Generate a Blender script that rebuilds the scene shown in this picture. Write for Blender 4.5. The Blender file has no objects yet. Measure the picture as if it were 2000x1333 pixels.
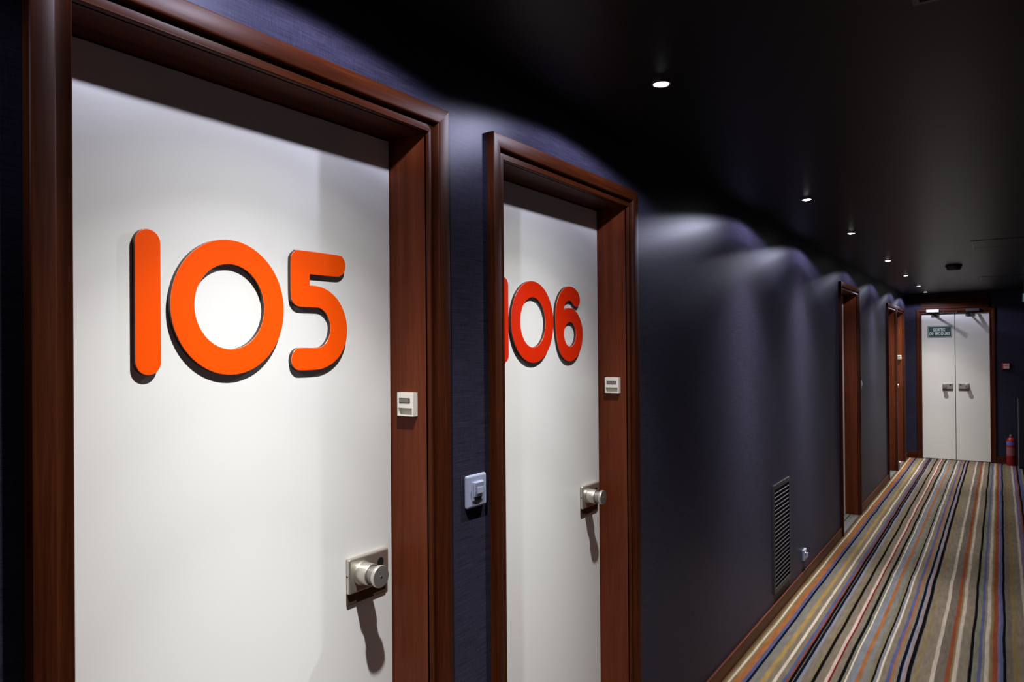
import bpy, bmesh, math, random
from mathutils import Matrix, Vector

# ------------------------------------------------------------------ camera, world, exposure
scene = bpy.context.scene
COL = scene.collection
CAM_Z = 1.5244
cam_data = bpy.data.cameras.new('camera')
cam = bpy.data.objects.new('camera', cam_data)
COL.objects.link(cam)
cam_data.sensor_width = 36.0
cam_data.lens = 1430.0 / 2000.0 * 36.0
cam_data.shift_y = 11.867 / 2000.0
cam_data.clip_start = 0.02
_R = ((0.831831, 0.009258, 0.554952), (0.55497, 0.000749, -0.83187), (-0.008118, 0.999957, -0.004515))
_m = Matrix(_R).to_4x4()
_m.translation = (0.0, 0.0, CAM_Z)
cam.matrix_world = _m
scene.camera = cam

world = bpy.data.worlds.new('world')
scene.world = world
world.use_nodes = True
world.node_tree.nodes['Background'].inputs[0].default_value = (0.01, 0.01, 0.012, 1)
world.node_tree.nodes['Background'].inputs[1].default_value = 0.2

vs = scene.view_settings
vs.view_transform = 'Standard'
vs.look = 'None'
vs.gamma = 1.0
vs.use_curve_mapping = False
vs.exposure = 0.0

LAMP_W = 57.0                          # ceiling spotlights
LAMP_COL = (1.0, 0.985, 0.97)
PHOTOMETRY = [(0, 5.4), (8, 5.3), (13, 5.0), (18, 3.6), (24, 2.05), (30, 1.32), (36, 0.88), (42, 0.42), (48, 0.20), (56, 0.125), (62, 0.15), (68, 0.34), (76, 0.38), (79, 0.10), (81.5, 0.0)]
SPILL_TINT = (0.86, 0.89, 1.18)        # bluish light leaking round the dichroic reflector

# ------------------------------------------------------------------ main dimensions (metres)
XL, XR = -1.085, 0.60                  # corridor walls
Y0, YE = -2.30, 11.447                 # back and end walls
ZC = 2.2405                            # ceiling
XD = -1.1968                           # face of the recessed room doors
CW = 0.0597                            # casing width
DOORS = {                              # opening y0, y1, head z
    1: (0.511, 1.279, 2.0224),
    2: (1.579, 2.350, 2.0224),
    3: (6.452, 7.285, 2.0024),
    4: (9.418, 10.139, 1.976),
    5: (10.262, 11.008, 1.976),
}
EX0, EX1, EXM, EZ = -0.8995, -0.1161, -0.507, 1.976   # double door in the end wall
YD = YE + 0.035                        # face of its leaves

# ------------------------------------------------------------------ materials
def new_mat(name):
    m = bpy.data.materials.new(name); m.use_nodes = True
    nt = m.node_tree
    return m, nt, nt.nodes['Principled BSDF']

def plain(name, col, rough=0.5, metal=0.0, spec=0.5, emit=0.0, coat=0.0, bump=0.0, bscale=200.0):
    m, nt, b = new_mat(name)
    b.inputs['Base Color'].default_value = (*col, 1)
    b.inputs['Roughness'].default_value = rough
    b.inputs['Metallic'].default_value = metal
    b.inputs['Specular IOR Level'].default_value = spec
    b.inputs['Coat Weight'].default_value = coat
    b.inputs['Coat Roughness'].default_value = 0.15
    if emit:
        b.inputs['Emission Color'].default_value = (*col, 1)
        b.inputs['Emission Strength'].default_value = emit
    tc = nt.nodes.new('ShaderNodeTexCoord')
    n = nt.nodes.new('ShaderNodeTexNoise')
    n.inputs['Scale'].default_value = bscale
    n.inputs['Detail'].default_value = 3
    nt.links.new(tc.outputs['Object'], n.inputs['Vector'])
    mr = nt.nodes.new('ShaderNodeMapRange')
    mr.inputs['To Min'].default_value = max(0.0, rough - 0.05)
    mr.inputs['To Max'].default_value = min(1.0, rough + 0.05)
    nt.links.new(n.outputs['Fac'], mr.inputs['Value'])
    nt.links.new(mr.outputs['Result'], b.inputs['Roughness'])
    if bump:
        bp = nt.nodes.new('ShaderNodeBump')
        bp.inputs['Strength'].default_value = bump
        bp.inputs['Distance'].default_value = 0.001
        nt.links.new(n.outputs['Fac'], bp.inputs['Height'])
        nt.links.new(bp.outputs['Normal'], b.inputs['Normal'])
    return m

def wood(name, axis, c_dark, c_mid, c_light, rough=0.44):
    """polished mahogany, grain stretched along one axis"""
    m, nt, b = new_mat(name)
    L = nt.links
    tc = nt.nodes.new('ShaderNodeTexCoord')
    mp = nt.nodes.new('ShaderNodeMapping')
    s = [34.0, 34.0, 34.0]; s[axis] = 1.1
    mp.inputs['Scale'].default_value = s
    L.new(tc.outputs['Object'], mp.inputs['Vector'])
    n1 = nt.nodes.new('ShaderNodeTexNoise')
    n1.inputs['Scale'].default_value = 1.0; n1.inputs['Detail'].default_value = 6; n1.inputs['Distortion'].default_value = 0.5
    L.new(mp.outputs['Vector'], n1.inputs['Vector'])
    mp2 = nt.nodes.new('ShaderNodeMapping')
    s2 = [260.0, 260.0, 260.0]; s2[axis] = 9.0
    mp2.inputs['Scale'].default_value = s2
    L.new(tc.outputs['Object'], mp2.inputs['Vector'])
    n2 = nt.nodes.new('ShaderNodeTexNoise')
    n2.inputs['Scale'].default_value = 1.0; n2.inputs['Detail'].default_value = 3
    L.new(mp2.outputs['Vector'], n2.inputs['Vector'])
    mix = nt.nodes.new('ShaderNodeMix'); mix.inputs[0].default_value = 0.35
    L.new(n1.outputs['Fac'], mix.inputs[2]); L.new(n2.outputs['Fac'], mix.inputs[3])
    cr = nt.nodes.new('ShaderNodeValToRGB')
    e = cr.color_ramp.elements
    e[0].position = 0.28; e[0].color = (*c_dark, 1)
    e[1].position = 0.74; e[1].color = (*c_light, 1)
    k = e.new(0.5); k.color = (*c_mid, 1)
    L.new(mix.outputs[0], cr.inputs['Fac'])
    L.new(cr.outputs['Color'], b.inputs['Base Color'])
    b.inputs['Roughness'].default_value = rough
    b.inputs['Specular IOR Level'].default_value = 0.12
    b.inputs['Coat Weight'].default_value = 0.0
    b.inputs['Coat Roughness'].default_value = 0.25
    bp = nt.nodes.new('ShaderNodeBump'); bp.inputs['Strength'].default_value = 0.06; bp.inputs['Distance'].default_value = 0.001
    L.new(n2.outputs['Fac'], bp.inputs['Height']); L.new(bp.outputs['Normal'], b.inputs['Normal'])
    return m

WD, WM, WL = (0.020, 0.0038, 0.0012), (0.050, 0.0105, 0.0028), (0.098, 0.0250, 0.0062)
M_WOOD_Z = wood('mahogany_upright', 2, WD, WM, WL)
M_WOOD_Y = wood('mahogany_along_corridor', 1, WD, WM, WL)
M_WOOD_X = wood('mahogany_across', 0, WD, WM, WL)
M_JAMB_LIT = wood('mahogany_lining_bounce_lit', 2, (0.064, 0.0125, 0.0046), (0.105, 0.0225, 0.0080), (0.150, 0.037, 0.0125), 0.40)  # lining wood lightened to stand in for light bounced off the white doors
M_BASE = wood('baseboard_mahogany', 1, (0.045, 0.012, 0.005), (0.085, 0.023, 0.009), (0.13, 0.038, 0.014), 0.4)

def wallpaper(name, along):
    """dark indigo woven wallcovering: horizontal slubs, fine weave, sheen"""
    m, nt, b = new_mat(name)
    L = nt.links
    tc = nt.nodes.new('ShaderNodeTexCoord')
    mp = nt.nodes.new('ShaderNodeMapping')
    s = [400.0, 400.0, 400.0]; s[along] = 11.0
    mp.inputs['Scale'].default_value = s
    L.new(tc.outputs['Object'], mp.inputs['Vector'])
    n1 = nt.nodes.new('ShaderNodeTexNoise'); n1.inputs['Scale'].default_value = 1.0; n1.inputs['Detail'].default_value = 5
    n1.inputs['Roughness'].default_value = 0.65
    L.new(mp.outputs['Vector'], n1.inputs['Vector'])
    mpv = nt.nodes.new('ShaderNodeMapping')
    sv = [700.0, 700.0, 60.0]
    mpv.inputs['Scale'].default_value = sv
    L.new(tc.outputs['Object'], mpv.inputs['Vector'])
    n2 = nt.nodes.new('ShaderNodeTexNoise'); n2.inputs['Scale'].default_value = 1.0; n2.inputs['Detail'].default_value = 2
    L.new(mpv.outputs['Vector'], n2.inputs['Vector'])
    mix = nt.nodes.new('ShaderNodeMix'); mix.inputs[0].default_value = 0.3
    L.new(n1.outputs['Fac'], mix.inputs[2]); L.new(n2.outputs['Fac'], mix.inputs[3])
    cr = nt.nodes.new('ShaderNodeValToRGB')
    e = cr.color_ramp.elements
    e[0].position = 0.32; e[0].color = (0.0125, 0.0115, 0.0205, 1)
    e[1].position = 0.70; e[1].color = (0.0430, 0.0400, 0.0700, 1)
    L.new(mix.outputs[0], cr.inputs['Fac'])
    # horizontal joint between two drops of the covering
    sep = nt.nodes.new('ShaderNodeSeparateXYZ'); L.new(tc.outputs['Object'], sep.inputs[0])
    a = nt.nodes.new('ShaderNodeMath'); a.operation = 'SUBTRACT'; a.inputs[1].default_value = 1.943
    L.new(sep.outputs['Z'], a.inputs[0])
    ab = nt.nodes.new('ShaderNodeMath'); ab.operation = 'ABSOLUTE'; L.new(a.outputs[0], ab.inputs[0])
    lt = nt.nodes.new('ShaderNodeMath'); lt.operation = 'GREATER_THAN'; lt.inputs[1].default_value = 0.0012
    L.new(ab.outputs[0], lt.inputs[0])
    hs = nt.nodes.new('ShaderNodeMath'); hs.operation = 'MULTIPLY_ADD'; hs.inputs[1].default_value = 0.6; hs.inputs[2].default_value = 0.0
    L.new(lt.outputs[0], hs.inputs[0])
    hsum = nt.nodes.new('ShaderNodeMath'); hsum.operation = 'ADD'
    L.new(hs.outputs[0], hsum.inputs[0]); L.new(mix.outputs[0], hsum.inputs[1])
    L.new(cr.outputs['Color'], b.inputs['Base Color'])
    b.inputs['Roughness'].default_value = 0.40
    b.inputs['Specular IOR Level'].default_value = 0.08
    b.inputs['Specular Tint'].default_value = (0.72, 0.74, 1.0, 1)
    b.inputs['Diffuse Roughness'].default_value = 0.6
    bp = nt.nodes.new('ShaderNodeBump'); bp.inputs['Strength'].default_value = 0.14; bp.inputs['Distance'].default_value = 0.0012
    L.new(hsum.outputs[0], bp.inputs['Height']); L.new(bp.outputs['Normal'], b.inputs['Normal'])
    return m

M_WALL_Y = wallpaper('indigo_wallcovering', 1)
M_WALL_X = wallpaper('indigo_wallcovering_end', 0)

def ceiling_mat():
    m, nt, b = new_mat('dark_satin_ceiling')
    L = nt.links
    tc = nt.nodes.new('ShaderNodeTexCoord')
    mp = nt.nodes.new('ShaderNodeMapping'); mp.inputs['Scale'].default_value = (2.0, 26.0, 1.0)
    L.new(tc.outputs['Object'], mp.inputs['Vector'])
    n = nt.nodes.new('ShaderNodeTexNoise'); n.inputs['Scale'].default_value = 1.0; n.inputs['Detail'].default_value = 4
    L.new(mp.outputs['Vector'], n.inputs['Vector'])
    mr = nt.nodes.new('ShaderNodeMapRange'); mr.inputs['To Min'].default_value = 0.36; mr.inputs['To Max'].default_value = 0.39
    L.new(n.outputs['Fac'], mr.inputs['Value']); L.new(mr.outputs['Result'], b.inputs['Roughness'])
    b.inputs['Base Color'].default_value = (0.0065, 0.0055, 0.0056, 1)
    b.inputs['Specular IOR Level'].default_value = 0.09
    bp = nt.nodes.new('ShaderNodeBump'); bp.inputs['Strength'].default_value = 0.012; bp.inputs['Distance'].default_value = 0.002
    L.new(n.outputs['Fac'], bp.inputs['Height']); L.new(bp.outputs['Normal'], b.inputs['Normal'])
    return m
M_CEIL = ceiling_mat()

# ---- striped carpet
TAU = (0.205, 0.165, 0.125); GRY = (0.20, 0.185, 0.165); GBL = (0.20, 0.20, 0.22); GRN = (0.175, 0.165, 0.125)
BLK = (0.004, 0.004, 0.006); NAV = (0.004, 0.006, 0.017); CRM = (0.62, 0.53, 0.42); PNK = (0.58, 0.44, 0.37)
BEI = (0.47, 0.39, 0.32); ORG = (0.33, 0.125, 0.045); RED = (0.24, 0.060, 0.028); DRD = (0.16, 0.010, 0.012)
OCH = (0.37, 0.24, 0.085); OLV = (0.215, 0.155, 0.075); BLU = (0.095, 0.100, 0.205); LBL = (0.215, 0.220, 0.27)
PUR = (0.165, 0.125, 0.21); BRN = (0.115, 0.062, 0.036); MAU = (0.27, 0.19, 0.19); DTA = (0.15, 0.12, 0.095)
# (start, colour) across the corridor; positions read along one weft line, 0 at the skirting
_A = [(-260, GBL), (-150, BLK), (-125, GRY), (-20, GBL), (95, BRN), (165, OLV), (205, CRM), (230, OLV), (275, ORG), (385, BLU),
      (432, NAV), (472, GRY), (590, OCH), (690, TAU), (765, CRM), (808, TAU), (888, BLU), (936, RED), (964, BLK),
      (1008, DTA), (1022, NAV), (1066, LBL), (1108, TAU), (1225, OLV), (1250, BLK), (1292, TAU), (1414, PNK), (1456, DRD),
      (1480, TAU), (1582, BLK), (1624, GRN), (1664, CRM), (1688, GBL), (1764, LBL), (1788, ORG), (1862, GRY),
      (1940, GRN), (1972, OLV), (2000, BLK), (2027, GBL), (2068, CRM), (2092, TAU), (2184, BLU), (2228, ORG), (2266, TAU),
      (2318, NAV), (2364, LBL), (2392, MAU), (2428, BLK), (2484, TAU), (2535, OLV), (2585, TAU), (2744, BEI), (2796, DTA),
      (2924, RED), (2976, OLV), (3020, BEI), (3066, TAU), (3214, BLK), (3256, GRN), (3328, BLU), (3374, GRY), (3414, BEI),
      (3466, OLV), (3524, RED), (3586, PUR), (3622, BLU), (3660, BLK), (3702, DTA), (3786, OLV), (3885, TAU),
      (3990, BEI), (4040, PUR), (4130, RED), (4165, BLK), (4210, BLU), (4300, TAU), (4380, BLK), (4420, ORG), (4520, TAU),
      (4640, CRM), (4680, GRN), (4800, NAV), (4840, OCH), (4950, TAU), (5100, BLU), (5150, BEI), (5200, TAU), (5400, BLK),
      (5450, TAU), (5800, RED), (5860, TAU)]
def stripe_x(cx):
    return -1.081 + (cx - 103.0) * 0.000303

def carpet_mat():
    m, nt, b = new_mat('striped_carpet')
    L = nt.links
    tc = nt.nodes.new('ShaderNodeTexCoord')
    sep = nt.nodes.new('ShaderNodeSeparateXYZ'); L.new(tc.outputs['Object'], sep.inputs[0])
    # slow wander of the stripes and ragged pile edge
    mp = nt.nodes.new('ShaderNodeMapping'); mp.inputs['Scale'].default_value = (1.3, 1.7, 1.0)
    L.new(tc.outputs['Object'], mp.inputs['Vector'])
    nw = nt.nodes.new('ShaderNodeTexNoise'); nw.inputs['Scale'].default_value = 1.0; nw.inputs['Detail'].default_value = 2
    L.new(mp.outputs['Vector'], nw.inputs['Vector'])
    w1 = nt.nodes.new('ShaderNodeMath'); w1.operation = 'MULTIPLY_ADD'; w1.inputs[1].default_value = 0.016; w1.inputs[2].default_value = -0.008
    L.new(nw.outputs['Fac'], w1.inputs[0])
    nf = nt.nodes.new('ShaderNodeTexNoise'); nf.inputs['Scale'].default_value = 260.0; nf.inputs['Detail'].default_value = 2
    L.new(tc.outputs['Object'], nf.inputs['Vector'])
    w2 = nt.nodes.new('ShaderNodeMath'); w2.operation = 'MULTIPLY_ADD'; w2.inputs[1].default_value = 0.003; w2.inputs[2].default_value = -0.0015
    L.new(nf.outputs['Fac'], w2.inputs[0])
    a1 = nt.nodes.new('ShaderNodeMath'); L.new(sep.outputs['X'], a1.inputs[0]); L.new(w1.outputs[0], a1.inputs[1])
    a2 = nt.nodes.new('ShaderNodeMath'); L.new(a1.outputs[0], a2.inputs[0]); L.new(w2.outputs[0], a2.inputs[1])
    xo = a2.outputs[0]
    soft = {OCH: 0.010, OLV: 0.006, ORG: 0.006, TAU: 0.004, BRN: 0.006}
    stops = []                                     # per stripe: (x_start, x_end, colour)
    for i, (cx, c) in enumerate(_A):
        x1 = stripe_x(_A[i + 1][0]) if i + 1 < len(_A) else 0.75
        stops.append((stripe_x(cx), x1, c))
    CH = 15
    prev = None
    for k in range(0, len(stops), CH):
        grp = stops[k:k + CH]
        lo, hi = grp[0][0], grp[-1][1]
        mr = nt.nodes.new('ShaderNodeMapRange'); mr.inputs['From Min'].default_value = lo; mr.inputs['From Max'].default_value = hi
        L.new(xo, mr.inputs['Value'])
        cr = nt.nodes.new('ShaderNodeValToRGB'); el = cr.color_ramp.elements
        first = True
        for (x0, x1, c) in grp:
            w = x1 - x0
            e0 = min(soft.get(c, 0.0012), w * 0.35)
            p0 = (x0 + e0 - lo) / (hi - lo); p1 = (x1 - e0 - lo) / (hi - lo)
            if first:
                el[0].position = p0; el[0].color = (*c, 1); el[1].position = p1; el[1].color = (*c, 1); first = False
            else:
                q = el.new(p0); q.color = (*c, 1)
                q = el.new(p1); q.color = (*c, 1)
        L.new(mr.outputs['Result'], cr.inputs['Fac'])
        if prev is None:
            prev = cr.outputs['Color']
        else:
            gt = nt.nodes.new('ShaderNodeMath'); gt.operation = 'GREATER_THAN'; gt.inputs[1].default_value = lo
            L.new(xo, gt.inputs[0])
            mx = nt.nodes.new('ShaderNodeMix'); mx.data_type = 'RGBA'
            L.new(gt.outputs[0], mx.inputs[0]); L.new(prev, mx.inputs[6]); L.new(cr.outputs['Color'], mx.inputs[7])
            prev = mx.outputs[2]
    # pile: tuft-to-tuft variation
    np_ = nt.nodes.new('ShaderNodeTexNoise'); np_.inputs['Scale'].default_value = 420.0; np_.inputs['Detail'].default_value = 3
    L.new(tc.outputs['Object'], np_.inputs['Vector'])
    mpm = nt.nodes.new('ShaderNodeMapping'); mpm.inputs['Scale'].default_value = (60.0, 9.0, 1.0)
    L.new(tc.outputs['Object'], mpm.inputs['Vector'])
    nm = nt.nodes.new('ShaderNodeTexNoise'); nm.inputs['Scale'].default_value = 1.0; nm.inputs['Detail'].default_value = 3
    L.new(mpm.outputs['Vector'], nm.inputs['Vector'])
    av = nt.nodes.new('ShaderNodeMath'); L.new(np_.outputs['Fac'], av.inputs[0]); L.new(nm.outputs['Fac'], av.inputs[1])
    vr = nt.nodes.new('ShaderNodeMapRange'); vr.inputs['From Min'].default_value = 0.6; vr.inputs['From Max'].default_value = 1.4
    vr.inputs['To Min'].default_value = 0.39; vr.inputs['To Max'].default_value = 0.76
    L.new(av.outputs[0], vr.inputs['Value'])
    mul = nt.nodes.new('ShaderNodeVectorMath'); mul.operation = 'SCALE'
    L.new(prev, mul.inputs[0]); L.new(vr.outputs['Result'], mul.inputs['Scale'])
    L.new(mul.outputs['Vector'], b.inputs['Base Color'])
    b.inputs['Roughness'].default_value = 0.95
    b.inputs['Specular IOR Level'].default_value = 0.02
    bp = nt.nodes.new('ShaderNodeBump'); bp.inputs['Strength'].default_value = 0.5; bp.inputs['Distance'].default_value = 0.003
    L.new(np_.outputs['Fac'], bp.inputs['Height']); L.new(bp.outputs['Normal'], b.inputs['Normal'])
    return m
M_CARPET = carpet_mat()

M_DOOR = plain('off_white_door_laminate', (0.79, 0.79, 0.78), 0.34, bump=0.02, bscale=90)
M_EDOOR = plain('off_white_fire_door_paint', (0.74, 0.72, 0.68), 0.42, bump=0.02, bscale=90)
M_ORANGE = plain('orange_acrylic', (0.92, 0.085, 0.002), 0.30, spec=0.4)
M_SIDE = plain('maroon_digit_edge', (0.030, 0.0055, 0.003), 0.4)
M_ORANGE_DIM = plain('orange_acrylic_dimmed', (0.66, 0.022, 0.002), 0.30, spec=0.4)  # same digit orange, darkened and reddened to paint in weaker light
M_NICKEL = plain('satin_nickel', (0.60, 0.57, 0.50), 0.36, metal=0.85, bump=0.03, bscale=500)
M_PLATE_SHADE = plain('lock_metal_shaded', (0.12, 0.085, 0.055), 0.45, metal=0.6)  # lock metal darkened to paint in the shade below the cover
M_RIM_GLINT = plain('acrylic_rim_highlight', (0.95, 0.30, 0.17), 0.25)  # bevel coloured lighter as a painted highlight where the edge catches light
M_KNOBFACE = plain('brushed_knob_face', (0.30, 0.29, 0.27), 0.45, metal=0.8)
M_DARK = plain('dark_hole', (0.006, 0.005, 0.005), 0.6)
M_IVORY = plain('ivory_plastic', (0.74, 0.71, 0.64), 0.35)
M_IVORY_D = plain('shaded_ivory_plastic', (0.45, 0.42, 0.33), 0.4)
M_GLASSY = plain('smoky_label_window', (0.17, 0.155, 0.14), 0.15)
M_SWITCH = plain('cool_white_plastic', (0.31, 0.34, 0.47), 0.28)
M_VENT = plain('vent_grey_paint', (0.036, 0.032, 0.036), 0.5)
M_CHROME = plain('polished_chrome', (0.75, 0.75, 0.76), 0.12, metal=1.0)
M_LENS = plain('lit_lamp_lens', (1.0, 0.98, 0.96), 0.3, emit=30.0)
M_CAN = plain('reflector_chrome', (0.85, 0.85, 0.85), 0.18, metal=1.0)
M_SMOKE = plain('dark_and_unlit_grey', (0.035, 0.032, 0.032), 0.5)
M_GREEN = plain('exit_sign_green', (0.0, 0.048, 0.042), 0.35)
M_SIGNRIM = plain('sign_rim_pale_green', (0.42, 0.55, 0.50), 0.35)
M_WHITE = plain('sign_white_paint', (0.85, 0.87, 0.85), 0.4)
M_REDBOX = plain('red_enamel', (0.24, 0.008, 0.010), 0.35)
M_PALE = plain('pale_pink_glass', (0.62, 0.38, 0.37), 0.3)
M_LABELBLUE = plain('extinguisher_label_blue', (0.10, 0.10, 0.45), 0.4)
M_LABELPINK = plain('extinguisher_label_pale', (0.22, 0.07, 0.075), 0.4)
M_BLACK = plain('black_lacquer', (0.004, 0.004, 0.005), 0.4)
M_EDGE = plain('grey_metal_edge', (0.30, 0.30, 0.31), 0.4, metal=0.5)
M_EXIT = plain('exit_light_panel', (0.15, 0.42, 0.60), 0.3, emit=0.35)
M_SILVER = plain('silver_paint', (0.66, 0.62, 0.57), 0.4, metal=0.2)

# ------------------------------------------------------------------ helpers
def tag(o, label=None, cat=None, group=None, kind=None):
    if label: o['label'] = label
    if cat: o['category'] = cat
    if group: o['group'] = group
    if kind: o['kind'] = kind
    return o

def empty(name, loc):
    o = bpy.data.objects.new(name, None); COL.objects.link(o)
    o.location = loc; o.empty_display_size = 0.05
    return o

def root_loc(o):
    v = Vector((0, 0, 0))
    while o is not None:
        v = v + Vector(o.location); o = o.parent
    return v

def finish(name, bm, mat, parent=None, origin=None, smooth=False, bevel=0.0, seg=2):
    """bm holds world coordinates; the object sits on its parent's origin (or on origin)"""
    base = root_loc(parent) if parent is not None else Vector(origin if origin else (0, 0, 0))
    bmesh.ops.recalc_face_normals(bm, faces=bm.faces[:])
    bmesh.ops.translate(bm, verts=bm.verts[:], vec=-base)
    me = bpy.data.meshes.new(name)
    if smooth:
        for f in bm.faces: f.smooth = True
    bm.to_mesh(me); bm.free()
    for mm in (mat if isinstance(mat, (list, tuple)) else [mat]): me.materials.append(mm)
    o = bpy.data.objects.new(name, me); COL.objects.link(o)
    if parent is not None: o.parent = parent
    else: o.location = base
    if bevel:
        md = o.modifiers.new('bevel', 'BEVEL'); md.width = bevel; md.segments = seg; md.limit_method = 'ANGLE'; md.angle_limit = math.radians(40)
    if smooth:
        md = o.modifiers.new('split', 'EDGE_SPLIT'); md.split_angle = math.radians(38)
    return o

def box(bm, x0, x1, y0, y1, z0, z1, mi=0):
    v = [bm.verts.new((x, y, z)) for x in (x0, x1) for y in (y0, y1) for z in (z0, z1)]
    for idx in ((0, 1, 3, 2), (4, 6, 7, 5), (0, 4, 5, 1), (2, 3, 7, 6), (0, 2, 6, 4), (1, 5, 7, 3)):
        f = bm.faces.new([v[i] for i in idx]); f.material_index = mi
    return v

def bbox(name, b6, mat, parent=None, bevel=0.0, origin=None, seg=2):
    bm = bmesh.new(); box(bm, *b6)
    return finish(name, bm, mat, parent, origin, bevel=bevel, seg=seg)

def lathe(bm, prof, centre, axis, n=28, mi=0, close=True):
    """prof: list of (radius, distance along axis); axis is a unit vector"""
    ax = Vector(axis); c = Vector(centre)
    u = ax.orthogonal().normalized(); w = ax.cross(u)
    rings = []
    for r, t in prof:
        if r < 1e-6:
            rings.append([bm.verts.new(c + ax * t)])
        else:
            rings.append([bm.verts.new(c + ax * t + (u * math.cos(a) + w * math.sin(a)) * r)
                          for a in [2 * math.pi * i / n for i in range(n)]])
    for A, B in zip(rings, rings[1:]):
        for i in range(n):
            j = (i + 1) % n
            if len(A) == 1 and len(B) == 1: continue
            if len(A) == 1: f = bm.faces.new((A[0], B[i], B[j]))
            elif len(B) == 1: f = bm.faces.new((A[i], A[j], B[0]))
            else: f = bm.faces.new((A[i], A[j], B[j], B[i]))
            f.material_index = mi

def copy_tree(o, parent=None):
    c = o.copy(); COL.objects.link(c); c.parent = parent
    for ch in list(o.children): copy_tree(ch, c)
    return c

# ------------------------------------------------------------------ floor, ceiling, walls
bm = bmesh.new(); box(bm, -1.32, XR + 0.1, Y0 - 0.1, YE + 0.16, -0.10, 0.0)
tag(finish('floor', bm, M_CARPET), 'corridor floor covered in carpet with narrow multicoloured lengthwise stripes', 'floor', kind='structure')

bm = bmesh.new(); box(bm, -1.32, XR + 0.1, Y0 - 0.1, YE + 0.16, ZC, ZC + 0.10)
tag(finish('ceiling', bm, M_CEIL), 'low satin black corridor ceiling with spotlights along one side', 'ceiling', kind='structure')

bm = bmesh.new()
ys = Y0
for k in sorted(DOORS):
    a, b_, h = DOORS[k]
    box(bm, -1.30, XL, ys, a - 0.012, 0, ZC)
    box(bm, -1.30, XL, a - 0.012, b_ + 0.012, h + 0.012, ZC)
    ys = b_ + 0.012
box(bm, -1.30, XL, ys, YE, 0, ZC)
tag(finish('wall_left', bm, M_WALL_Y), 'dark indigo wall with woven covering holding the row of room doors', 'wall', kind='structure')

bm = bmesh.new(); box(bm, XR, XR + 0.1, Y0, YE, 0, ZC)
tag(finish('wall_right', bm, M_WALL_Y), 'dark indigo corridor wall opposite the numbered doors', 'wall', kind='structure')
bm = bmesh.new(); box(bm, -1.30, XR + 0.1, Y0 - 0.1, Y0, 0, ZC)
tag(finish('wall_back', bm, M_WALL_X), 'dark indigo wall closing the corridor behind the viewer', 'wall', kind='structure')

bm = bmesh.new()
box(bm, -1.30, EX0 - 0.012, YE, YE + 0.14, 0, ZC)
box(bm, EX1 + 0.012, XR + 0.1, YE, YE + 0.14, 0, ZC)
box(bm, EX0 - 0.012, EX1 + 0.012, YE, YE + 0.14, EZ + 0.012, ZC)
tag(finish('wall_end', bm, M_WALL_X), 'dark indigo end wall around the white double exit doors', 'wall', kind='structure')

# ------------------------------------------------------------------ door frames
PROF = [(0.0, 0.0), (0.0, 0.0195), (0.0012, 0.0210), (0.0035, 0.0215), (0.0310, 0.0190), (0.0335, 0.0180), (0.0348, 0.0160),
        (0.0350, 0.0035), (0.0385, 0.0030), (0.0560, 0.0098), (0.0578, 0.0100), (0.0592, 0.0088), (0.0597, 0.0065), (0.0597, -0.004)]

def casing_piece(bm, fn, side, a0, a1, ztop):
    """fn(a, z, p) -> world point; a runs along the wall, p stands proud of it"""
    rows = []
    for w, p in PROF:
        if side == 'l': rows.append((fn(a0 + w, 0.0, p), fn(a0 + w, ztop - w, p)))
        elif side == 'r': rows.append((fn(a1 - w, 0.0, p), fn(a1 - w, ztop - w, p)))
        else: rows.append((fn(a0 + w, ztop - w, p), fn(a1 - w, ztop - w, p)))
    vv = [(bm.verts.new(a), bm.verts.new(b)) for a, b in rows]
    for A, B in zip(vv, vv[1:]):
        bm.faces.new((A[0], A[1], B[1], B[0]))
    # back so the strip is solid
    bm.faces.new([v[0] for v in vv]); bm.faces.new([v[1] for v in reversed(vv)])
    bm.faces.new((vv[0][0], vv[0][1], vv[-1][1], vv[-1][0]))

def door_frame(n, a0, a1, ztop, fn, m_along, depth, label, root):
    t = empty('trim_%d' % n, root)
    tag(t, label, 'door frame', kind='structure')
    for side, mt in (('l', M_WOOD_Z), ('r', M_WOOD_Z), ('h', m_along)):
        bm = bmesh.new(); casing_piece(bm, fn, side, a0 - CW, a1 + CW, ztop + CW)
        finish('casing' if side != 'h' else 'head_casing', bm, mt, t, smooth=True)
    th = 0.012
    def lining(name, a, b, z0, z1, mt):
        bm = bmesh.new()
        p, q = fn(a, z0, -depth), fn(b, z1, 0.0015)
        box(bm, min(p[0], q[0]), max(p[0], q[0]), min(p[1], q[1]), max(p[1], q[1]), z0, z1)
        finish(name, bm, mt, t, bevel=0.0015, seg=2)
    lining('jamb', a0 - th, a0, 0.0, ztop, M_JAMB_LIT)
    lining('jamb', a1, a1 + th, 0.0, ztop, M_JAMB_LIT)
    lining('head_lining', a0 - th, a1 + th, ztop, ztop + th, m_along)
    return t

def fn_left(a, z, p): return (XL + p, a, z)
def fn_end(a, z, p): return (a, YE - p, z)
FL = {1: 'mahogany frame with stepped casing around the white door numbered 105',
      2: 'mahogany frame with stepped casing around the white door numbered 106',
      3: 'dark mahogany door frame alone beyond the wall vent and socket',
      4: 'mahogany door frame, nearer of the adjoining pair near the corridor end',
      5: 'mahogany door frame with a small white bell unit nearest the end wall'}
for k, (a, b_, h) in DOORS.items():
    door_frame(k, a, b_, h, fn_left, M_WOOD_Y, 0.155, FL[k], (XL - 0.05, (a + b_) / 2, 0.0))
t6 = door_frame(6, EX0, EX1, EZ, fn_end, M_WOOD_X, 0.10, 'mahogany frame with slatted fascia around the white double exit doors', ((EX0 + EX1) / 2, YE, 0.0))
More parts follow.
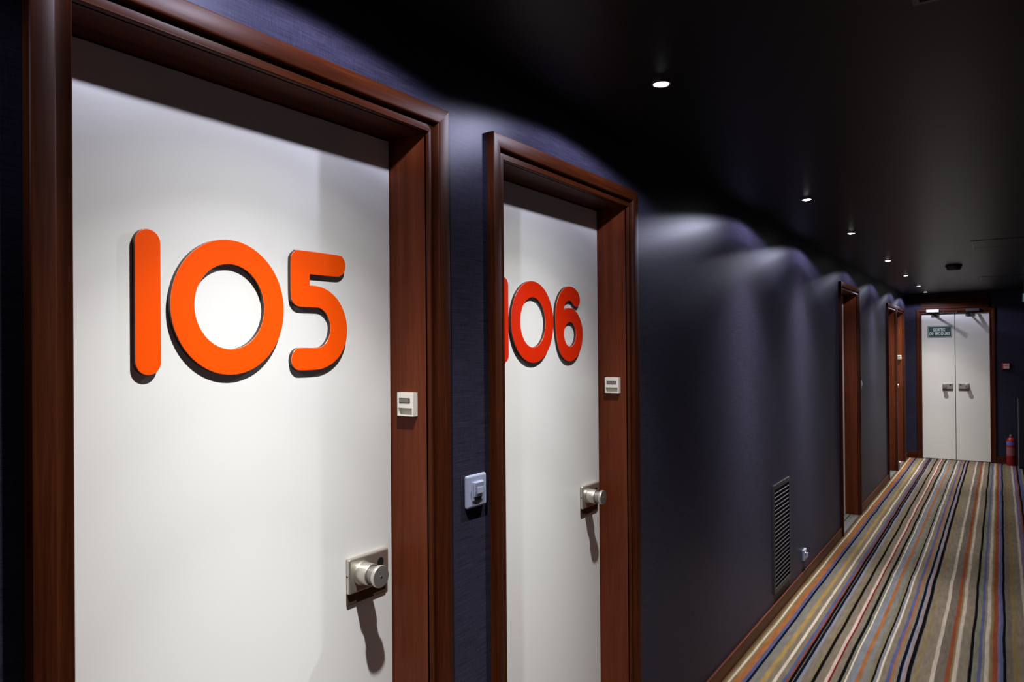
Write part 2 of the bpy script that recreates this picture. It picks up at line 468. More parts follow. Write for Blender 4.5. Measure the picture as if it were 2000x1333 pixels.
# fascia of horizontal slats over the double doors
bbox('fascia', (EX0, EX1, YE - 0.014, YE, EZ + CW, 2.205), M_WOOD_X, t6)
for i in range(5):
    z = EZ + CW + 0.006 + i * 0.032
    bbox('slat', (EX0 + 0.004, EX1 - 0.004, YE - 0.030, YE - 0.014, z, z + 0.013), M_WOOD_X, t6, bevel=0.003)

# ------------------------------------------------------------------ skirting
segs = [(Y0, DOORS[1][0] - CW), (DOORS[1][1] + CW, DOORS[2][0] - CW), (DOORS[2][1] + CW, DOORS[3][0] - CW),
        (DOORS[3][1] + CW, DOORS[4][0] - CW), (DOORS[5][1] + CW, YE - 0.012)]
r = empty('baseboard_left', (XL, 4.4, 0)); tag(r, 'low reddish brown wooden skirting along the wall with numbered doors', 'baseboard', kind='structure')
for a, b_ in segs:
    bbox('board', (XL, XL + 0.011, a, b_, 0, 0.070), M_BASE, r, bevel=0.003)
r = empty('baseboard_end', (-1.0, YE, 0)); tag(r, 'dark wooden skirting either side of the double exit doors', 'baseboard', kind='structure')
bbox('board', (XL + 0.011, EX0 - CW, YE - 0.012, YE, 0, 0.093), M_WOOD_X, r, bevel=0.003)
bbox('board', (EX1 + CW, XR - 0.011, YE - 0.012, YE, 0, 0.093), M_WOOD_X, r, bevel=0.003)
r = bbox('baseboard_right', (XR - 0.011, XR, Y0, YE - 0.012, 0, 0.070), M_BASE, bevel=0.003)
tag(r, 'low brown wooden skirting along the wall facing the numbered doors', 'baseboard', kind='structure')

# ------------------------------------------------------------------ doors
def door_leaf(n, label):
    a, b_, h = DOORS[n]
    bm = bmesh.new(); box(bm, XD - 0.04, XD, a + 0.002, b_ - 0.002, 0.006, h - 0.002)
    o = finish('door_%d' % n, bm, M_DOOR, origin=(XD - 0.02, (a + b_) / 2, 0.0), bevel=0.0015)
    return tag(o, label, 'door', kind='structure')

D1 = door_leaf(1, 'white room door with large orange number 105, nearest the viewer')
D2 = door_leaf(2, 'white room door with large orange number 106, reddened to paint in dimmer light')
D3 = door_leaf(3, 'white door in the lone frame beyond the wall vent')
D4 = door_leaf(4, 'white door in the nearer of the two adjoining frames near the end')
D5 = door_leaf(5, 'white door with a knob in the frame nearest the end wall')

def make_digit(name, outlines, mat, parent, thick=0.0095, bev=0.0012):
    """outlines in (y, z) metres on the door face; first is the outer one"""
    cu = bpy.data.curves.new(name, 'CURVE'); cu.dimensions = '2D'; cu.fill_mode = 'BOTH'
    cu.extrude = thick / 2 - bev; cu.bevel_depth = bev; cu.bevel_resolution = 2; cu.offset = -bev
    for pts in outlines:
        sp = cu.splines.new('POLY'); sp.points.add(len(pts) - 1)
        for p, (y, z) in zip(sp.points, pts): p.co = (y, z, 0, 1)
        sp.use_cyclic_u = True
    tmp = bpy.data.objects.new('tmp', cu); COL.objects.link(tmp)
    dg = bpy.context.evaluated_depsgraph_get()
    me = bpy.data.meshes.new_from_object(tmp.evaluated_get(dg))
    bpy.data.objects.remove(tmp); bpy.data.curves.remove(cu)
    base = root_loc(parent)
    for v in me.vertices:
        y, z, t = v.co
        v.co = Vector((XD + thick / 2 + t, y, z)) - base
    me.update()
    me.materials.clear(); me.materials.append(mat); me.materials.append(M_SIDE); me.materials.append(M_RIM_GLINT); me.name = name
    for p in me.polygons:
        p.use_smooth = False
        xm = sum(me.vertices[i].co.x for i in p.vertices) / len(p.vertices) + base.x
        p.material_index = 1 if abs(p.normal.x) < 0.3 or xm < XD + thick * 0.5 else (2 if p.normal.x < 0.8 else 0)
    o = bpy.data.objects.new(name, me); COL.objects.link(o); o.parent = parent
    return o

def smooth_poly(pts, corners=(), n=5):
    """Catmull-Rom through pts, kept sharp at the given indices"""
    out = []; N = len(pts)
    for i in range(N):
        p0, p1, p2, p3 = pts[i - 1], pts[i], pts[(i + 1) % N], pts[(i + 2) % N]
        if i in corners: p0 = p1
        if (i + 1) % N in corners: p3 = p2
        for k in range(n):
            t = k / n
            out.append(tuple(0.5 * (2 * p1[j] + (p2[j] - p0[j]) * t + (2 * p0[j] - 5 * p1[j] + 4 * p2[j] - p3[j]) * t * t
                                    + (3 * p1[j] - p0[j] - 3 * p2[j] + p3[j]) * t ** 3) for j in (0, 1)))
    return out

def ellipse(cy, cz, ry, rz, n=72):
    return [(cy + ry * math.cos(2 * math.pi * i / n), cz + rz * math.sin(2 * math.pi * i / n)) for i in range(n)]

def stadium(cy, z0, z1, r, n=16):
    p = [(cy + r * math.cos(math.pi * i / n), z1 - r + r * math.sin(math.pi * i / n)) for i in range(n + 1)]
    return p + [(cy - r * math.cos(math.pi * i / n), z0 + r - r * math.sin(math.pi * i / n)) for i in range(n + 1)]

FIVE = [(0.9794, 1.7080), (0.9822, 1.7215), (0.9905, 1.7300), (1.0040, 1.7331), (1.1054, 1.7331), (1.1201, 1.7290), (1.1272, 1.7179), (1.1275, 1.7083),
        (1.1241, 1.6969), (1.1134, 1.6885), (1.0966, 1.6855), (1.0286, 1.685), (1.0284, 1.6626), (1.044, 1.6628), (1.0678, 1.6592), (1.0921, 1.6474),
        (1.1128, 1.6281), (1.1274, 1.6001), (1.1319, 1.5716), (1.1269, 1.5429), (1.1117, 1.5176), (1.0907, 1.5006), (1.0662, 1.4903), (1.0463, 1.4870),
        (1.0041, 1.4865), (0.9911, 1.4892), (0.982, 1.4983), (0.9795, 1.5096), (0.9829, 1.5218), (0.9914, 1.5306), (1.0045, 1.5335), (1.0448, 1.5335),
        (1.0607, 1.5365), (1.0738, 1.5473), (1.0811, 1.5613), (1.0832, 1.5769), (1.0801, 1.5924), (1.0713, 1.606), (1.0574, 1.6150), (1.0436, 1.6167),
        (1.0070, 1.6164), (0.9925, 1.6190), (0.9830, 1.6275), (0.9794, 1.6410)]
SIX = [(2.1226, 1.7358), (2.1541, 1.7333), (2.182, 1.7216), (2.1964, 1.7048), (2.1977, 1.6873), (2.1893, 1.6732), (2.173, 1.6686), (2.161, 1.67),
       (2.1492, 1.6791), (2.1374, 1.6862), (2.1218, 1.6870), (2.1062, 1.6819), (2.0945, 1.6707), (2.0904, 1.6573), (2.1097, 1.662), (2.1292, 1.664),
       (2.1528, 1.6611), (2.1807, 1.6475), (2.2048, 1.621), (2.2166, 1.5898), (2.2143, 1.5544), (2.1989, 1.523), (2.174, 1.4998), (2.1458, 1.4886),
       (2.1183, 1.4865), (2.0914, 1.4933), (2.0652, 1.5123), (2.0471, 1.5422), (2.0367, 1.5792), (2.0337, 1.6198), (2.0357, 1.6532), (2.0458, 1.6833),
       (2.0648, 1.7086), (2.0916, 1.7272)]
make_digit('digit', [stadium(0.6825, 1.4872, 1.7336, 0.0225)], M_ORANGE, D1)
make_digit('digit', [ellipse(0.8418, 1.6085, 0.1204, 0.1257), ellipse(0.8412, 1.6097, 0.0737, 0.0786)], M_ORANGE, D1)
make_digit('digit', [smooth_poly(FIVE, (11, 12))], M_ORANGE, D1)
make_digit('digit', [stadium(1.7405, 1.4890, 1.7360, 0.0230)], M_ORANGE_DIM, D2)
make_digit('digit', [ellipse(1.8984, 1.6109, 0.1220, 0.1252), ellipse(1.8983, 1.6096, 0.0722, 0.0765)], M_ORANGE_DIM, D2)
make_digit('digit', [smooth_poly(SIX, (7, 13)), ellipse(2.1290, 1.5763, 0.0400, 0.0405)], M_ORANGE_DIM, D2)

# ---- lock with turning knob; f(u, z, n) maps door-plane coordinates to world, outward is n
def lock(parent, f, ax, uc, zc, ko=-0.0235):
    def blk(u0, u1, z0, z1, n0, n1):
        p, q = f(u0, z0, n0), f(u1, z1, n1); m_ = bmesh.new()
        box(m_, *(v for pr in zip([min(p[i], q[i]) for i in range(3)], [max(p[i], q[i]) for i in range(3)]) for v in pr)); return m_
    pl = finish('lock_plate', blk(uc - 0.0605, uc + 0.0605, zc - 0.0640, zc + 0.0375, -0.002, 0.0042), M_PLATE_SHADE, parent, bevel=0.0020, seg=2)
    finish('lock_cover', blk(uc - 0.062, uc + 0.062, zc - 0.0385, zc + 0.0385, 0.0, 0.0122), M_NICKEL, pl, bevel=0.0045, seg=3)
    pl['label'] = 'lock plate with shade painted dark under a satin nickel cover'
    bm = bmesh.new()
    c = f(uc + ko, zc + 0.0025, 0.0); flip = 1 if ko < 0 else -1
    lathe(bm, [(0.0, 0.0110), (0.0265, 0.0110), (0.0265, 0.0145), (0.0242, 0.0170), (0.0238, 0.0420), (0.0228, 0.0435)], c, ax, 32, 0)
    lathe(bm, [(0.0228, 0.0435), (0.0190, 0.0437), (0.0190, 0.0600)], c, ax, 32, 1)
    lathe(bm, [(0.0190, 0.0600), (0.0236, 0.0605), (0.0242, 0.0625), (0.0242, 0.0675), (0.0232, 0.0700)], c, ax, 32, 0)
    lathe(bm, [(0.0232, 0.0700), (0.0, 0.0706)], c, ax, 32, 1)
    finish('knob', bm, [M_NICKEL, M_KNOBFACE], pl, smooth=True)
    # small mark on the knob face, key cylinder ring, peg hole, screw
    bm = bmesh.new(); lathe(bm, [(0.0, 0.0700), (0.0022, 0.0700), (0.0022, 0.0713), (0.0, 0.0713)], c, ax, 10); finish('knob_mark', bm, M_CHROME, pl)
    c2 = f(uc + 0.034 * flip, zc + 0.0130, -0.0100)
    bm = bmesh.new(); lathe(bm, [(0.0, 0.0215), (0.0100, 0.0215), (0.0100, 0.0228), (0.0070, 0.0232), (0.0, 0.0224)], c2, ax, 20); finish('key_ring', bm, M_DARK, pl)
    p, q = f(uc + 0.034 * flip - 0.004, zc + 0.0270, 0.0110), f(uc + 0.034 * flip + 0.004, zc + 0.0315, 0.0120)
    bm = bmesh.new(); box(bm, *(v for pr in zip([min(p[i], q[i]) for i in range(3)], [max(p[i], q[i]) for i in range(3)]) for v in pr)); finish('peg_hole', bm, M_DARK, pl)
    c3 = Vector(f(uc - 0.062, zc + 0.001, 0.0055)); du = Vector(f(1, 0, 0)) - Vector(f(0, 0, 0))
    bm = bmesh.new(); lathe(bm, [(0.0, -0.0008), (0.0020, -0.0008), (0.0020, 0.0006), (0.0, 0.0006)], c3, -du, 10); finish('screw', bm, M_DARK, pl)
    return pl

def f_left(u, z, n): return (XD + n, u, z)
def f_end(u, z, n): return (u, YD - n, z)
lock(D1, f_left, (1, 0, 0), 1.1920, 1.0305)
lock(D2, f_left, (1, 0, 0), 2.2650, 1.0190)
lock(D5, f_left, (1, 0, 0), 10.921, 1.0130)

# ---- double exit doors
def end_leaf(n, x0, x1, label):
    bm = bmesh.new(); box(bm, x0, x1, YD, YD + 0.04, 0.006, EZ - 0.002)
    o = finish('door_%d' % n, bm, M_EDOOR, origin=((x0 + x1) / 2, YD + 0.02, 0.0), bevel=0.0015)
    return tag(o, label, 'door', kind='structure')
D6 = end_leaf(6, EX0 + 0.002, EXM - 0.0035, 'white exit door leaf carrying the green SORTIE DE SECOURS sign')
D7 = end_leaf(7, EXM + 0.0035, EX1 - 0.002, 'plain white exit door leaf to the right of the signed one')
lock(D6, f_end, (0, -1, 0), -0.598, 0.994, -0.036)
lock(D7, f_end, (0, -1, 0), -0.411, 0.997, 0.036)

def closer(parent, xb, xr, elbow, mat, body_mat):
    """overhead closer: body on the frame head, folding arm with its elbow standing out, shoe on the leaf"""
    bm = bmesh.new(); box(bm, xb - 0.075, xb + 0.075, YE - 0.056, YE - 0.020, EZ + 0.016, EZ + 0.056)
    b_ = finish('door_closer', bm, body_mat, parent, bevel=0.004)
    def bar(p, q, w, t):
        bm = bmesh.new(); p = Vector(p); q = Vector(q); d = (q - p).normalized(); s = d.cross(Vector((0, 0, 1))).normalized() * w
        u = Vector((0, 0, t))
        vs_ = [bm.verts.new(x) for x in (p - s, p + s, q + s, q - s, p - s + u, p + s + u, q + s + u, q - s + u)]
        for i in ((0, 1, 2, 3), (7, 6, 5, 4), (0, 4, 5, 1), (1, 5, 6, 2), (2, 6, 7, 3), (3, 7, 4, 0)): bm.faces.new([vs_[j] for j in i])
        return bm
    ex_, ey_ = elbow
    finish('arm', bar((xb, YE - 0.045, EZ + 0.008), (ex_, ey_, EZ + 0.002), 0.012, 0.006), mat, b_)
    finish('arm', bar((xr, YD - 0.020, EZ - 0.022), (ex_, ey_, EZ - 0.006), 0.010, 0.006), mat, b_)
    bm = bmesh.new(); lathe(bm, [(0.0, -0.012), (0.011, -0.012), (0.011, 0.012), (0.0, 0.012)], (ex_, ey_, EZ), (0, 0, 1), 14); finish('elbow_joint', bm, mat, b_)
    bm = bmesh.new(); box(bm, xr - 0.045, xr + 0.045, YD - 0.030, YD, EZ - 0.040, EZ - 0.012); finish('shoe', bm, mat, b_, bevel=0.003)
    return b_
closer(D6, -0.760, -0.735, (-0.615, 11.13), M_SMOKE, M_SILVER)
closer(D7, -0.300, -0.340, (-0.470, 11.15), M_SMOKE, M_SMOKE)

# sign on the left leaf
def rrect(cx, cz, w, h, r, n=6):
    pts = []
    for sx, sz, a0 in ((1, 1, 0), (-1, 1, 90), (-1, -1, 180), (1, -1, 270)):
        for i in range(n + 1):
            a = math.radians(a0 + 90 * i / n)
            pts.append((cx + sx * (w / 2 - r) + r * math.cos(a), cz + sz * (h / 2 - r) + r * math.sin(a)))
    return pts
def plate_end(name, outl, y0, y1, mat, parent):
    bm = bmesh.new()
    A = [bm.verts.new((x, y0, z)) for x, z in outl]; B = [bm.verts.new((x, y1, z)) for x, z in outl]
    bm.faces.new(A); bm.faces.new(list(reversed(B)))
    for i in range(len(A)): bm.faces.new((A[i], A[i - 1], B[i - 1], B[i]))
    return finish(name, bm, mat, parent)
SXC, SZC = -0.685, 1.731
sp = plate_end('sign_plate', rrect(SXC, SZC, 0.288, 0.158, 0.012), YD - 0.004, YD, M_GREEN, D6)
sp['label'] = 'dark green emergency exit plate'
def ring_end(name, outer, inner, y0, y1, mat, parent):
    bm = bmesh.new(); n = len(outer)
    o0 = [bm.verts.new((x, y0, z)) for x, z in outer]; i0 = [bm.verts.new((x, y0, z)) for x, z in inner]
    o1 = [bm.verts.new((x, y1, z)) for x, z in outer]; i1 = [bm.verts.new((x, y1, z)) for x, z in inner]
    for k in range(n):
        j = (k + 1) % n
        bm.faces.new((o0[k], o0[j], i0[j], i0[k])); bm.faces.new((o1[k], o1[j], i1[j], i1[k]))
        bm.faces.new((o0[k], o0[j], o1[j], o1[k])); bm.faces.new((i0[k], i0[j], i1[j], i1[k]))
    return finish(name, bm, mat, parent)
ring_end('sign_border', rrect(SXC, SZC, 0.276, 0.146, 0.010), rrect(SXC, SZC, 0.264, 0.134, 0.008), YD - 0.0050, YD - 0.0038, M_SIGNRIM, sp)

def lettering(text, cx, cz, width, height, parent):
    cu = bpy.data.curves.new('lettering', 'FONT'); cu.body = text; cu.align_x = 'CENTER'; cu.extrude = 0.01; cu.offset = 0.018
    cu.space_character = 1.08
    tmp = bpy.data.objects.new('tmp', cu); COL.objects.link(tmp)
    dg = bpy.context.evaluated_depsgraph_get()
    me = bpy.data.meshes.new_from_object(tmp.evaluated_get(dg))
    bpy.data.objects.remove(tmp); bpy.data.curves.remove(cu)
    xs = [v.co.x for v in me.vertices]; zs = [v.co.y for v in me.vertices]
    x0, x1, z0, z1 = min(xs), max(xs), min(zs), max(zs)
    base = root_loc(parent)
    for v in me.vertices:
        x = cx + ((v.co.x - x0) / (x1 - x0) - 0.5) * width
        z = cz + ((v.co.y - z0) / (z1 - z0) - 0.5) * height
        v.co = Vector((x, YD - 0.0046 - v.co.z * 0.06, z)) - base
    me.materials.clear(); me.materials.append(M_WHITE)
    o = bpy.data.objects.new('lettering', me); COL.objects.link(o); o.parent = parent
    return o
lettering('SORTIE', SXC - 0.004, SZC + 0.026, 0.138, 0.042, sp)
lettering('DE SECOURS', SXC + 0.000, SZC - 0.028, 0.236, 0.042, sp)

# ------------------------------------------------------------------ ceiling spotlights
def make_spot():
    t = empty('ceiling_spotlight', (0, 0, ZC))
    bm = bmesh.new()
    lathe(bm, [(0.0205, 0.0005), (0.0205, -0.0040), (0.0225, -0.0055), (0.0262, -0.0045), (0.0270, -0.0015), (0.0270, 0.0005)], (0, 0, ZC), (0, 0, 1), 36)
    finish('trim_ring', bm, M_CHROME, t, smooth=True)
    bm = bmesh.new()
    lathe(bm, [(0.0195, -0.0005), (0.0195, -0.0035), (0.0140, -0.0065), (0.0, -0.0080)], (0, 0, ZC), (0, 0, 1), 28)
    finish('lamp_lens', bm, M_LENS, t, smooth=True)
    # one spot lamp with the photometric curve of a reflector bulb: (angle off axis, relative intensity)
    ld = bpy.data.lights.new('bulb_light', 'SPOT'); ld.energy = LAMP_W; ld.color = LAMP_COL
    ld.spot_size = math.radians(164); ld.spot_blend = 0.05; ld.shadow_soft_size = 0.014
    ld.use_nodes = True
    nt = ld.node_tree; em = nt.nodes['Emission']
    ge = nt.nodes.new('ShaderNodeNewGeometry'); se = nt.nodes.new('ShaderNodeSeparateXYZ')
    ab = nt.nodes.new('ShaderNodeMath'); ab.operation = 'ABSOLUTE'
    ac = nt.nodes.new('ShaderNodeMath'); ac.operation = 'ARCCOSINE'
    mr = nt.nodes.new('ShaderNodeMapRange'); mr.inputs['From Max'].default_value = math.pi / 2
    cr = nt.nodes.new('ShaderNodeValToRGB'); el = cr.color_ramp.elements
    el[0].position = 0.0; el[0].color = (PHOTOMETRY[0][1] / 10,) * 3 + (1,)
    el[1].position = 1.0; el[1].color = (0, 0, 0, 1)
    for ang, val in PHOTOMETRY[1:]:
        w_ = min(1.0, max(0.0, (ang - 50.0) / 16.0))
        q = el.new(ang / 90.0); q.color = tuple(val / 10 * (1 + (c_ - 1) * w_) for c_ in SPILL_TINT) + (1,)
    em.inputs['Strength'].default_value = 10.0
    nt.links.new(ge.outputs['Incoming'], se.inputs[0]); nt.links.new(se.outputs['Z'], ab.inputs[0])
    nt.links.new(ab.outputs[0], ac.inputs[0]); nt.links.new(ac.outputs[0], mr.inputs['Value'])
    nt.links.new(mr.outputs['Result'], cr.inputs['Fac']); nt.links.new(cr.outputs['Color'], em.inputs['Color'])
    lo = bpy.data.objects.new('bulb_light', ld); COL.objects.link(lo); lo.parent = t; lo.location = (0, 0, -0.020)
    return t
spot0 = make_spot()
LAMPS = [(0.868, -0.752, 'recessed ceiling spotlight straight above the door numbered 105'),
         (1.860, -0.752, 'largest glaring ceiling spotlight beside the frame of door 106'),
         (3.710, -0.768, 'lit ceiling spotlight, second largest of the row, above the wall vent side'),
         (4.970, -0.768, 'lit ceiling spotlight, third of the receding row'),
         (6.740, -0.765, 'lit ceiling spotlight, fourth of the row, above the lone dark frame'),
         (8.235, -0.778, 'lit ceiling spotlight, fifth of the row, smaller than its neighbours'),
         (9.776, -0.790, 'lit ceiling spotlight, second last of the row before the end wall'),
         (10.830, -0.800, 'lit ceiling spotlight, last of the row, nearest the exit doors'),
         (-0.650, -0.752, 'recessed ceiling spotlight behind the viewer')]
LAMP_AGE = (1.0, 0.78, 0.85, 0.95, 0.58, 0.70, 0.80, 1.0, 0.8)     # bulbs of different age
for i, (y, x, lab) in enumerate(LAMPS):
    o = spot0 if i == 0 else copy_tree(spot0)
    o.location = (x, y, ZC)
    for ch in o.children:
        if ch.type == 'LIGHT':
            if i: ch.data = ch.data.copy()
            ch.data.energy = LAMP_W * LAMP_AGE[i]
    tag(o, lab, 'spotlight', 'ceiling spotlights along the left wall')

# ------------------------------------------------------------------ bell units on the jambs
def bell(jy, x0, x1, z0, z1, label):
    """small white unit on the far jamb, facing back along the corridor"""
    t = empty('doorbell', ((x0 + x1) / 2, jy, z0))
    d = 0.0155; w = x1 - x0; h = z1 - z0
    yf = jy - d
    # body with finger pocket: rim pieces around a recess
    bm = bmesh.new()
    pz0, pz1 = z0 + h * 0.05, z0 + h * 0.345
    px0, px1 = x0 + w * 0.06, x1 - w * 0.08
    box(bm, x0, x1, yf, jy, pz1, z1)
    box(bm, x0, x1, yf, jy, z0, pz0)
    box(bm, x0, px0, yf, jy, pz0, pz1); box(bm, px1, x1, yf, jy, pz0, pz1)
    finish('body', bm, M_IVORY, t)
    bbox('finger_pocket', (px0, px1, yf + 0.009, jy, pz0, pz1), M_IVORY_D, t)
    lab_ = bbox('label_frame', (x0 + w * 0.14, x0 + w * 0.80, yf - 0.0012, yf, z0 + h * 0.56, z0 + h * 0.76), M_DARK, t)
    bbox('label_window', (x0 + w * 0.18, x0 + w * 0.76, yf - 0.0017, yf - 0.001, z0 + h * 0.585, z0 + h * 0.735), M_GLASSY, lab_)
    return tag(t, label, 'doorbell', 'bell units on the door jambs')
bell(1.279, -1.1637, -1.1153, 1.3750, 1.4295, 'small ivory bell unit on the foremost mahogany jamb, above the nearest lock')
bell(2.350, -1.1645, -1.1110, 1.3720, 1.4270, 'small ivory bell unit on the second mahogany jamb, right of the dimmed orange digits')
bell(11.008, -1.1500, -1.1000, 1.3650, 1.4200, 'tiny white bell unit on the jamb nearest the end wall')

# ------------------------------------------------------------------ light switches and socket
def switch(yc, zc, label):
    t = empty('light_switch', (XL, yc, zc))
    def rb(name, y0, y1, z0, z1, x0, x1, mat, parent, bev):
        return bbox(name, (XL + x0, XL + x1, yc + y0, yc + y1, zc + z0, zc + z1), mat, parent, bevel=bev, seg=3)
    rb('plate', -0.0405, 0.0405, -0.0405, 0.0405, 0, 0.011, M_SWITCH, t, 0.006)
    rb('insert_frame', -0.0215, 0.0215, -0.0240, 0.0240, 0.010, 0.0135, M_SWITCH, t, 0.002)
    rk = None
    bm = bmesh.new()
    v = box(bm, XL + 0.012, XL + 0.020, yc - 0.0175, yc + 0.0175, zc - 0.014, zc + 0.0225)
    for q in bm.verts:
        if q.co.x > XL + 0.015 and q.co.z < zc: q.co.x -= 0.0045
    rk = finish('rocker', bm, M_SWITCH, t, bevel=0.002)
    bbox('name_field', (XL + 0.0175, XL + 0.0195, yc - 0.0100, yc + 0.0150, zc - 0.006, zc + 0.010), M_SWITCH, rk, bevel=0.0006)
    bbox('indicator_slot', (XL + 0.0130, XL + 0.0142, yc - 0.0150, yc + 0.0130, zc - 0.0232, zc - 0.0160), M_DARK, t)
    return tag(t, label, 'light switch', 'wall light switches')
switch(1.4510, 1.1800, 'pale grey square light switch on the strip of wall between doors 105 and 106')
switch(7.4350, 1.1770, 'small pale light switch beside the lone dark door frame')

t = empty('wall_socket', (XL, 5.030, 0.180))
bbox('plate', (XL, XL + 0.016, 4.995, 5.070, 0.141, 0.212), M_SWITCH, t, bevel=0.004, seg=3)
bm = bmesh.new(); lathe(bm, [(0.0, 0.0162), (0.020, 0.0164), (0.022, 0.0190), (0.024, 0.0190), (0.025, 0.0155)], (XL, 5.033, 0.176), (1, 0, 0), 24)
finish('socket_face', bm, M_CHROME, t, smooth=True)
bbox('plug', (XL + 0.017, XL + 0.030, 5.020, 5.046, 0.160, 0.190), M_SWITCH, t, bevel=0.003)
tag(t, 'small pale wall socket just above the skirting beside the vent', 'wall socket')

# ------------------------------------------------------------------ wall vent
VY0, VY1, VZ0, VZ1 = 4.275, 4.655, 0.125, 0.742
t = empty('wall_vent', (XL, (VY0 + VY1) / 2, VZ0)); tag(t, 'tall dark louvred air vent low on the indigo wall', 'vent')
bm = bmesh.new()
fr = 0.026
box(bm, XL, XL + 0.010, VY0, VY1, VZ1 - fr, VZ1); box(bm, XL, XL + 0.010, VY0, VY1, VZ0, VZ0 + fr)
box(bm, XL, XL + 0.010, VY0, VY0 + fr * 0.7, VZ0 + fr, VZ1 - fr); box(bm, XL, XL + 0.010, VY1 - fr * 0.7, VY1, VZ0 + fr, VZ1 - fr)
finish('frame', bm, M_VENT, t)
bbox('dark_backing', (XL + 0.0002, XL + 0.0012, VY0 + fr * 0.7, VY1 - fr * 0.7, VZ0 + fr, VZ1 - fr), M_DARK, t)
NS = 23
pitch = (VZ1 - VZ0 - 2 * fr) / NS
bm = bmesh.new()
zz = VZ0 + fr
prof = [(0.0012, 0.0062), (0.0100, 0.0), (0.0100, 0.0016), (0.0012, 0.0078)]
A = [bm.verts.new((XL + a, VY0 + fr * 0.7, zz + b_)) for a, b_ in prof]; B = [bm.verts.new((XL + a, VY1 - fr * 0.7, zz + b_)) for a, b_ in prof]
bm.faces.new(A); bm.faces.new(list(reversed(B)))
for i in range(4): bm.faces.new((A[i], A[i - 1], B[i - 1], B[i]))
s0 = finish('slat', bm, M_VENT, t)
for i in range(1, NS):
    c = s0.copy(); COL.objects.link(c); c.parent = t; c.location.z = i * pitch

# ------------------------------------------------------------------ ceiling fittings
t = empty('smoke_detector', (-0.335, 7.50, ZC)); tag(t, 'dark round smoke detector on the ceiling towards the exit', 'smoke detector')
bm = bmesh.new(); lathe(bm, [(0.0, 0.001), (0.064, 0.001), (0.066, -0.006), (0.064, -0.016), (0.060, -0.018)], (-0.335, 7.50, ZC), (0, 0, 1), 32)
finish('mounting_base', bm, M_SMOKE, t, smooth=True)
bm = bmesh.new(); lathe(bm, [(0.058, -0.017), (0.057, -0.030), (0.050, -0.040), (0.036, -0.045), (0.0, -0.047)], (-0.335, 7.50, ZC), (0, 0, 1), 32)
finish('sensor_head', bm, M_SMOKE, t, smooth=True)

def hatch(x0, x1, y0, y1, label):
    t = empty('ceiling_hatch', ((x0 + x1) / 2, (y0 + y1) / 2, ZC))
    bm = bmesh.new(); g = 0.012
    for b6 in ((x0, x1, y0, y0 + g), (x0, x1, y1 - g, y1), (x0, x0 + g, y0 + g, y1 - g), (x1 - g, x1, y0 + g, y1 - g)):
        box(bm, *b6, ZC - 0.003, ZC + 0.001)
    finish('frame', bm, M_BLACK, t)
    bbox('panel', (x0 + g + 0.003, x1 - g - 0.003, y0 + g + 0.003, y1 - g - 0.003, ZC - 0.002, ZC + 0.001), M_CEIL, t)
    return tag(t, label, 'ceiling hatch', 'access hatches in the ceiling')
hatch(-0.145, 0.36, 1.30, 1.740, 'black ceiling access hatch nearest the viewer, cut off by the picture edge')
hatch(-0.160, 0.36, 5.85, 6.290, 'black ceiling access hatch before the smoke detector')
hatch(-0.172, 0.36, 8.90, 9.330, 'black ceiling access hatch beyond the smoke detector near the exit')

# ------------------------------------------------------------------ things by the end wall
t = empty('fire_call_point', (0.060, YE, 1.23)); tag(t, 'small red fire alarm call point on the wall right of the exit doors', 'alarm')
bbox('housing', (0.012, 0.100, YE - 0.035, YE, 1.228, 1.310), M_REDBOX, t, bevel=0.006, seg=3)
bbox('glass', (0.030, 0.094, YE - 0.040, YE - 0.034, 1.236, 1.300), M_PALE, t, bevel=0.002)
bbox('press_bar', (0.036, 0.088, YE - 0.0425, YE - 0.039, 1.275, 1.281), M_REDBOX, t)

ex, ey = 0.100, 11.33
t = empty('fire_extinguisher', (ex, ey, 0)); tag(t, 'red fire extinguisher standing on the floor right of the exit doors', 'fire extinguisher')
bm = bmesh.new(); lathe(bm, [(0.0, 0.0), (0.046, 0.0), (0.050, 0.010), (0.050, 0.300), (0.046, 0.330), (0.032, 0.352), (0.018, 0.360), (0.018, 0.372), (0.0, 0.372)], (ex, ey, 0), (0, 0, 1), 28)
finish('cylinder', bm, M_REDBOX, t, smooth=True)
bm = bmesh.new(); lathe(bm, [(0.0504, 0.262), (0.0504, 0.305)], (ex, ey, 0), (0, 0, 1), 28); finish('blue_label', bm, M_LABELBLUE, t, smooth=True)
bm = bmesh.new(); lathe(bm, [(0.0504, 0.130), (0.0504, 0.235)], (ex, ey, 0), (0, 0, 1), 28); finish('pale_label', bm, M_LABELPINK, t, smooth=True)
bm = bmesh.new(); lathe(bm, [(0.014, 0.370), (0.016, 0.380), (0.016, 0.396), (0.0, 0.400)], (ex, ey, 0), (0, 0, 1), 18); finish('valve', bm, M_EDGE, t, smooth=True)
bbox('lever', (ex - 0.045, ex + 0.020, ey - 0.010, ey + 0.010, 0.397, 0.405), M_BLACK, t, bevel=0.002)
bbox('lever', (ex - 0.045, ex + 0.010, ey - 0.010, ey + 0.010, 0.412, 0.420), M_BLACK, t, bevel=0.002)
bm = bmesh.new()
pts = [Vector((ex + 0.016, ey - 0.006, 0.388)), Vector((ex + 0.046, ey - 0.020, 0.380)), Vector((ex + 0.058, ey - 0.026, 0.340)), Vector((ex + 0.058, ey - 0.026, 0.20)), Vector((ex + 0.056, ey - 0.024, 0.10))]
prev = None
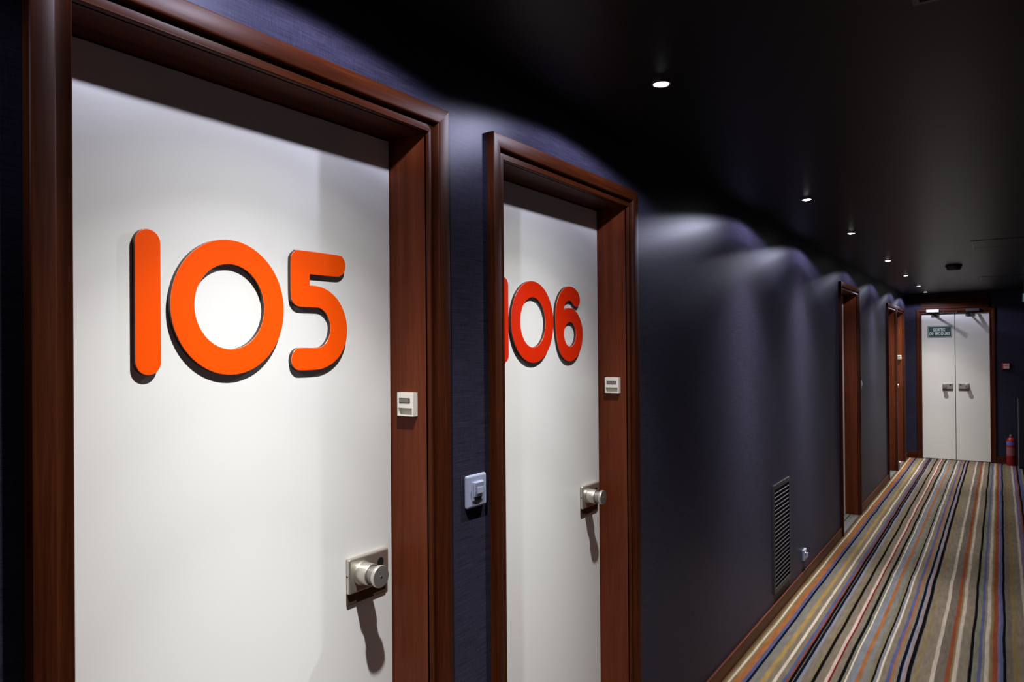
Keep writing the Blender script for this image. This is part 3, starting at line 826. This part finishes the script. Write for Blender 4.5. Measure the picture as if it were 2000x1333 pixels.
for i, p in enumerate(pts):
    d = (pts[min(i + 1, len(pts) - 1)] - pts[max(i - 1, 0)]).normalized(); u = d.orthogonal().normalized(); w = d.cross(u)
    ring = [bm.verts.new(p + (u * math.cos(a) + w * math.sin(a)) * 0.007) for a in [k * math.pi / 4 for k in range(8)]]
    if prev:
        for k in range(8): bm.faces.new((prev[k], prev[(k + 1) % 8], ring[(k + 1) % 8], ring[k]))
    prev = ring
finish('hose', bm, M_BLACK, t, smooth=True)

t = empty('low_cabinet', (0.37, 11.26, 0)); tag(t, 'low black cabinet with a thin grey metal edge beside the fire extinguisher', 'cabinet')
bbox('carcass', (0.178, 0.585, 11.08, 11.43, 0.0, 0.860), M_BLACK, t, bevel=0.002)
bbox('door', (0.188, 0.575, 11.064, 11.080, 0.030, 0.845), M_BLACK, t, bevel=0.002)
bbox('edge_strip', (0.172, 0.178, 11.074, 11.086, 0.0, 0.866), M_EDGE, t)

t = empty('exit_sign', (0.42, 9.76, ZC)); tag(t, 'hanging blue-green lit exit sign cut off by the right picture edge', 'exit sign')
bbox('box', (0.205, 0.50, 9.745, 9.790, 2.010, 2.105), M_SILVER, t, bevel=0.003)
bbox('lit_panel', (0.212, 0.494, 9.741, 9.746, 2.017, 2.098), M_EXIT, t)
for x in (0.215, 0.475):
    bbox('hanger', (x, x + 0.012, 9.762, 9.774, 2.105, ZC), M_EDGE, t)

t = empty('door_stop', (-1.050, 10.20, 0)); tag(t, 'tiny chrome door stop on the floor between the two adjoining far frames', 'door stop')
bm = bmesh.new(); lathe(bm, [(0.0, 0.0), (0.018, 0.0), (0.018, 0.006), (0.009, 0.012), (0.009, 0.085), (0.014, 0.090)], (-1.050, 10.20, 0), (0, 0, 1), 18)
finish('post', bm, M_CHROME, t, smooth=True)
bm = bmesh.new(); lathe(bm, [(0.014, 0.090), (0.015, 0.100), (0.012, 0.110), (0.0, 0.112)], (-1.050, 10.20, 0), (0, 0, 1), 18)
finish('cap', bm, M_IVORY, t, smooth=True)
